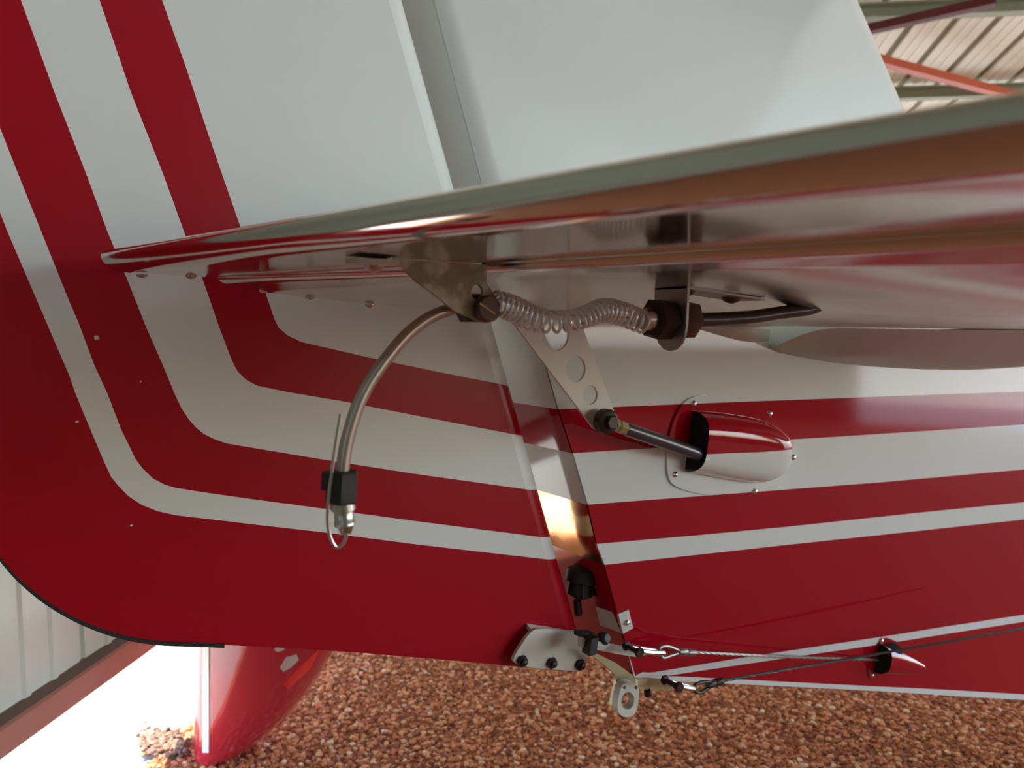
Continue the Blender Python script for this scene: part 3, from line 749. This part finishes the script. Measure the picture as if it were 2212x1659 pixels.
end = hit(1752, 664, -.28)
cp = smoothpath([PB+Vector((.02, 0, 0)), hit(1540, 690, -.28), hit(1620, 685, -.28), hit(1690, 675, -.28), end+Vector((0, 0, -.001)), end+Vector((.02, .0, .006))], 8)
tube('conduit', cp, .0053, DARKHOSE, cab, 16)
ct = root('conduit_tail', 'curved grey cable conduit hanging from the tab horn with a black clamp and wire loop', 'cable', hit(740, 1020, -.27))
yt = -.268
hp_ = [(1000, 660), (966, 670), (925, 688), (880, 722), (840, 768), (800, 824), (772, 880), (752, 945), (743, 990), (738, 1040)]
tube('conduit', smoothpath([hit(a, b, yt) for a, b in hp_], 10), .0039, HOSE, ct, 18)
c0, c1 = hit(740, 1018, yt), hit(737, 1086, yt)
ax = (c1-c0); axn = ax.normalized(); sx = Vector((.83, -.56, 0)); sy = axn.cross(sx).normalized()
V, F = lathe_g(c0, axn, [(-.0005, .0088), (.0015, .0100), (ax.length-.001, .0100), (ax.length, .0088)], 6, sx+sy*.35)
cb = mk('clamp', V, F, BLACK, ct, label='black hexagonal clamp')
V, F = box_g(hit(709, 1038, yt), sx*.006, sy*.008, axn*.010); mk('clamp_screw', V, F, BLACK, cb)
f0 = hit(741, 1086, yt); f1 = hit(746, 1152, yt); fl = (f1-f0)
V, F = lathe_g(f0, fl, [(0, .0068), (.004, .0070), (.0045, .0056), (.0105, .0056), (.011, .0060), (.0132, .0060), (.0136, .0050), (fl.length, .0034)], 22); mk('ferrule', V, F, STEEL, ct, label='stepped bright metal ferrule')
lw = smoothpath([hit(a, b, yt-.004) for a, b in [(736, 895), (727, 945), (718, 1010), (710, 1080), (708, 1120), (712, 1155), (722, 1178), (733, 1182), (744, 1170), (749, 1152)]], 8)
tube('wire_loop', lw, .0011, STEEL, ct, 8)
# ------------------------------------------------------------------ push rod
rod = root('push_rod', 'black push rod from the cream lever into the hooded fairing', 'push rod', hit(1430, 950, -.045))
e0 = hit(1308, 910, -.048)
V, F = lathe_g(e0+Vector((0, -.008, 0)), (0, 1, 0), [(0, .008), (.003, .0135), (.012, .0135), (.016, .009)], 20); re = mk('rod_end', V, F, DARKNUT, rod, label='dark round rod end')
V, F = hex_g(e0+Vector((0, -.013, 0)), (0, 1, 0), .006, .008); mk('rod_bolt', V, F, DARKNUT, re)
r0, r1 = hit(1326, 917, -.046), hit(1352, 927, -.046)
V, F = lathe_g(r0, r1-r0, [(0, .0075), (.004, .0075), (.005, .0058), (.007, .0058), (.0075, .0075), ((r1-r0).length, .0075)], 6); mk('jam_nut', V, F, OLIVE, rod)
tube('tube', [hit(1350, 926, -.046), hit(1440, 957, -.039), hit(1530, 989, -.030)], [.0076, .0078, .0078], ROD, rod, 20)

# ------------------------------------------------------------------ rudder cables
def rcable(label, yv, sh0, sh1, th, slv, path, cm, sm_, group=None):
    r = root('rudder_cable', label, 'cable', hit(*sh0, yv))
    P = lambda p: hit(p[0], p[1], yv)
    # shackle: two straps with a cross pin
    a, b = P(sh0), P(sh1)
    for dy in (-.006, .006):
        V, F = tube_g([a+Vector((0, dy, 0)), (a+b)/2+Vector((0, dy, 0)), b+Vector((0, dy*.4, 0))], [.0032, .0030, .0034], 8); mk('shackle', V, F, STEEL, r)
    V, F = lathe_g(a+Vector((0, -.014, .0)), (0, 1, 0), [(0, .0058), (.005, .0058), (.0055, .003), (.022, .003), (.0225, .0055), (.026, .0055)], 6); mk('shackle_pin', V, F, DARKNUT, r)
    # thimble loop
    tp = smoothpath([P(q) for q in th], 6); V, F = tube_g(tp, .0021, 8); mk('thimble', V, F, sm_, r)
    s0, s1 = P(slv[0]), P(slv[1]); V, F = lathe_g(s0, s1-s0, [(0, .0036), ((s1-s0).length*.15, .0046), ((s1-s0).length*.45, .0044), ((s1-s0).length*.5, .0038), ((s1-s0).length*.55, .0046), ((s1-s0).length, .0040)], 12); mk('sleeve', V, F, sm_, r)
    # twisted strands
    pp = [hit(q[0], q[1], q[2]) for q in path]; mb = MB()
    L = smoothpath(pp, 30) if len(pp) > 2 else [pp[0].lerp(pp[1], i/90) for i in range(91)]
    LL = []
    for i in range(len(L)-1): LL += [L[i].lerp(L[i+1], k/2) for k in range(2)]
    for s in range(3):
        q = []
        for i, p in enumerate(LL[:-1]):
            x, y, d = frame(LL[i+1]-p); t = i*.55+s*2.094; q.append(p+(x*math.cos(t)+y*math.sin(t))*.0009)
        V, F = tube_g(q, .0011, 6); mb.add(V, F)
    mb.build('strands', [cm], r)
    return r
rcable('grey rudder cable crossing the red fuselage to the small red cover', -.036, (1366, 1402), (1430, 1409), [(1472, 1408), (1445, 1397), (1428, 1398), (1424, 1408), (1432, 1421), (1450, 1416), (1472, 1409)], [(1466, 1408), (1500, 1410)], [(1498, 1409, -.036), (1700, 1419, -.045), (1905, 1426, -.052)], CABLE, CABLE)
rcable('dark rudder cable passing in front of the small red cover', -.075, (1450, 1476), (1494, 1486), [(1545, 1472), (1515, 1474), (1500, 1482), (1500, 1492), (1512, 1496), (1530, 1486), (1547, 1474)], [(1528, 1480), (1560, 1470)], [(1556, 1471, -.075), (1800, 1429, -.10), (2020, 1391, -.13), (2260, 1349, -.17)], DKCABLE, DKCABLE)
# strap joining the steering horn to the near shackle
V, F = plate_g([(1378, 1468), (1400, 1466), (1455, 1470), (1462, 1482), (1450, 1490), (1400, 1492), (1378, 1482)], [], lambda a, b: hit(a, b, -.055), (0, 1, 0), .004)
mk('link_strap', V, F, OLIVE, sh, label='dull strap reaching to the near cable')
V, F = lathe_g(hit(1398, 1491, -.055), (.3, 0, -1), [(0, .004), (.006, .005)], 8); mk('link_bolt', V, F, DARKNUT, sh)

# ------------------------------------------------------------------ red wheel fairing by the wall
WDEP = dep(hitz(500, 1633, 0.0))
def wf(px, py): d = ray(px, py); return CAM + d*(WDEP/d.dot(FW))
base = wf(415, 1636); base.z = 0
spat = root('wheel_fairing', 'glossy red wheel fairing with a thin white stripe, standing by the hangar wall', 'wheel fairing', Vector((base.x, base.y, 0)))
Rh = RT.copy(); Fh = Vector((FW.x, FW.y, 0)).normalized()
SPATR = mat('glossy_red_fibreglass', (0.46, 0.018, 0.035), 0.16, coat=0.8)
prof = [(1640, 452), (1632, 520), (1612, 552), (1585, 585), (1540, 632), (1490, 672), (1440, 702), (1395, 730), (1340, 762), (1270, 790), (1190, 800)]
V = []; F = []; NE = 20
lvls = []
for (py, pxr) in prof:
    pl0, pr0 = wf(415, py), wf(pxr, py); lvls.append((max(pl0.z, 0.002), pl0, (pr0-pl0).dot(RT)))
for (z, pl0, wd) in lvls:
    for k in range(NE+1):
        a = math.pi*k/NE
        # half ellipse bulging to the viewer, flat cut end on the left
        t = k/NE; x = wd*(1-math.cos(math.pi*t))/2; yb_ = -.20*math.sin(math.pi*t)**.8*min(1, .35+wd*1.4)
        V.append(Vector((pl0.x, pl0.y, z))+Rh*x*1.0+Fh*(yb_+.05+0.10*(0)))
n = NE+1
for i in range(len(lvls)-1):
    for k in range(NE): F.append((i*n+k, i*n+k+1, (i+1)*n+k+1, (i+1)*n+k))
    F.append((i*n+NE, i*n, (i+1)*n, (i+1)*n+NE))
F.append(tuple(range(n))[::-1]); F.append(tuple((len(lvls)-1)*n+k for k in range(n)))
mk('shell', V, F, SPATR, spat, ang=60)
from mathutils.bvhtree import BVHTree
SBVH = BVHTree.FromPolygons([tuple(v) for v in V], F)
def onspat(px, py, lift=.002):
    d = ray(px, py).normalized(); p = SBVH.ray_cast(CAM, d)[0]
    if p is None: p = wf(px, py)
    return p-d*lift
V = []; F = []
for py in (1626, 1600, 1550, 1500, 1450, 1400, 1350, 1290): V += [onspat(437, py, .003), onspat(444, py, .004), onspat(451, py, .003)]
for i in range(7): F += [(i*3, i*3+1, i*3+4, i*3+3), (i*3+1, i*3+2, i*3+5, i*3+4)]
mk('stripe', V, F, WHITE, spat, label='thin white vertical stripe', fix=False)
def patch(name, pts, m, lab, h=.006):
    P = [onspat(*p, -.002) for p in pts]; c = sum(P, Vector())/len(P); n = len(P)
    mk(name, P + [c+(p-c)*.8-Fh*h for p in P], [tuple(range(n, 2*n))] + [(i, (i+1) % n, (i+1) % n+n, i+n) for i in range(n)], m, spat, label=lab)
GLOWRED = mat('red_glow_paint', (0.85, 0.02, 0.03), 0.12, coat=1.0)  # glow of sun through the red shell, put into a brighter colour
patch('glow_streak', [(608, 1482), (620, 1494), (660, 1456), (708, 1410), (692, 1396), (648, 1436)], GLOWRED, 'bright red streak painted as sunlight glowing through the shell')
patch('pale_glint', [(604, 1442), (612, 1452), (630, 1442), (648, 1424), (642, 1411), (618, 1418)], ZINC, 'silver patch painted as a pale reflection')  # silver patches stand in for pale reflections on the shell
patch('pale_glint', [(592, 1402), (600, 1408), (614, 1404), (620, 1392), (600, 1390)], ZINC, 'silver patch painted as a pale reflection')

# ------------------------------------------------------------------ gravel and litter
def rocks(name, spots, mats, kind, label, cat):
    ico = bmesh.new(); bmesh.ops.create_icosphere(ico, subdivisions=1, radius=1.0)
    bv = [v.co.copy() for v in ico.verts]; bf = [tuple(v.index for v in f.verts) for f in ico.faces]; ico.free()
    V = []; F = []; M = []
    for (p, s, m) in spots:
        n = len(V); sx, sy, sz = s*random.uniform(.7, 1.3), s*random.uniform(.7, 1.3), s*random.uniform(.45, .9); a = random.uniform(0, 6.28); c, d = math.cos(a), math.sin(a)
        for v in bv:
            j = random.uniform(.8, 1.2); x, y, z = v.x*sx*j, v.y*sy*j, v.z*sz*j
            V.append((p.x+x*c-y*d, p.y+x*d+y*c, p.z+z))
        F += [tuple(i+n for i in f) for f in bf]; M += [m]*len(bf)
    me = bpy.data.meshes.new(name); me.from_pydata(V, [], F)
    for q in mats: me.materials.append(q)
    me.polygons.foreach_set('material_index', M); me.update()
    o = bpy.data.objects.new(name, me); C.objects.link(o); o['kind'] = kind; o['label'] = label; o['category'] = cat
    return o
GR = [mat('gravel_%s' % a, c, .95) for a, c in (('rust', (.60, .215, .090)), ('dark', (.28, .085, .033)), ('tan', (.74, .36, .19)), ('umber', (.44, .145, .060)), ('pale', (.84, .60, .40)))]
spots = []
corners = [(-60, 1380), (2300, 1380), (2300, 1700), (-60, 1700)]
def keepz(px, py): return py > 1365
cnt = 0
while len(spots) < 56000:
    u = random.uniform(1.05, 4.6)**1.0; v = random.uniform(VW+.01, VW+.9+u*.95)
    p = hp(u, v, 0); q = p-CAM; z = q.dot(FW); px = CX+FPX*q.dot(RT)/z; py = CY-FPX*q.dot(UP)/z
    if not (-80 < px < 2330 and 1240 < py < 1760): continue
    s = random.choice((.0045, .006, .006, .0075, .009, .012))*0.72
    spots.append((Vector((p.x, p.y, s*.25)), s, random.choices(range(5), (30, 22, 22, 22, 4))[0]))
rocks('gravel', spots, GR, 'stuff', 'coarse rust-brown gravel covering the hangar floor', 'gravel')
LEAF = [mat('dry_leaf_a', (.16, .09, .06), .9), mat('dry_leaf_b', (.28, .17, .11), .9)]
sp = []
for k in range(420):
    px = random.gauss(345, 26); py = 1612+random.gauss(0, 13)+(px-340)*.12
    if px > 408 or px < 296: continue
    p = hitz(px, py, 0); s = random.uniform(.004, .010); sp.append((Vector((p.x, p.y, s*.5+random.uniform(0, .012))), s, random.randint(0, 1)))
rocks('leaf_litter', sp, LEAF, 'stuff', 'small heap of dry brown litter on the sunlit ground', 'litter')
print('done', len(bpy.data.objects))
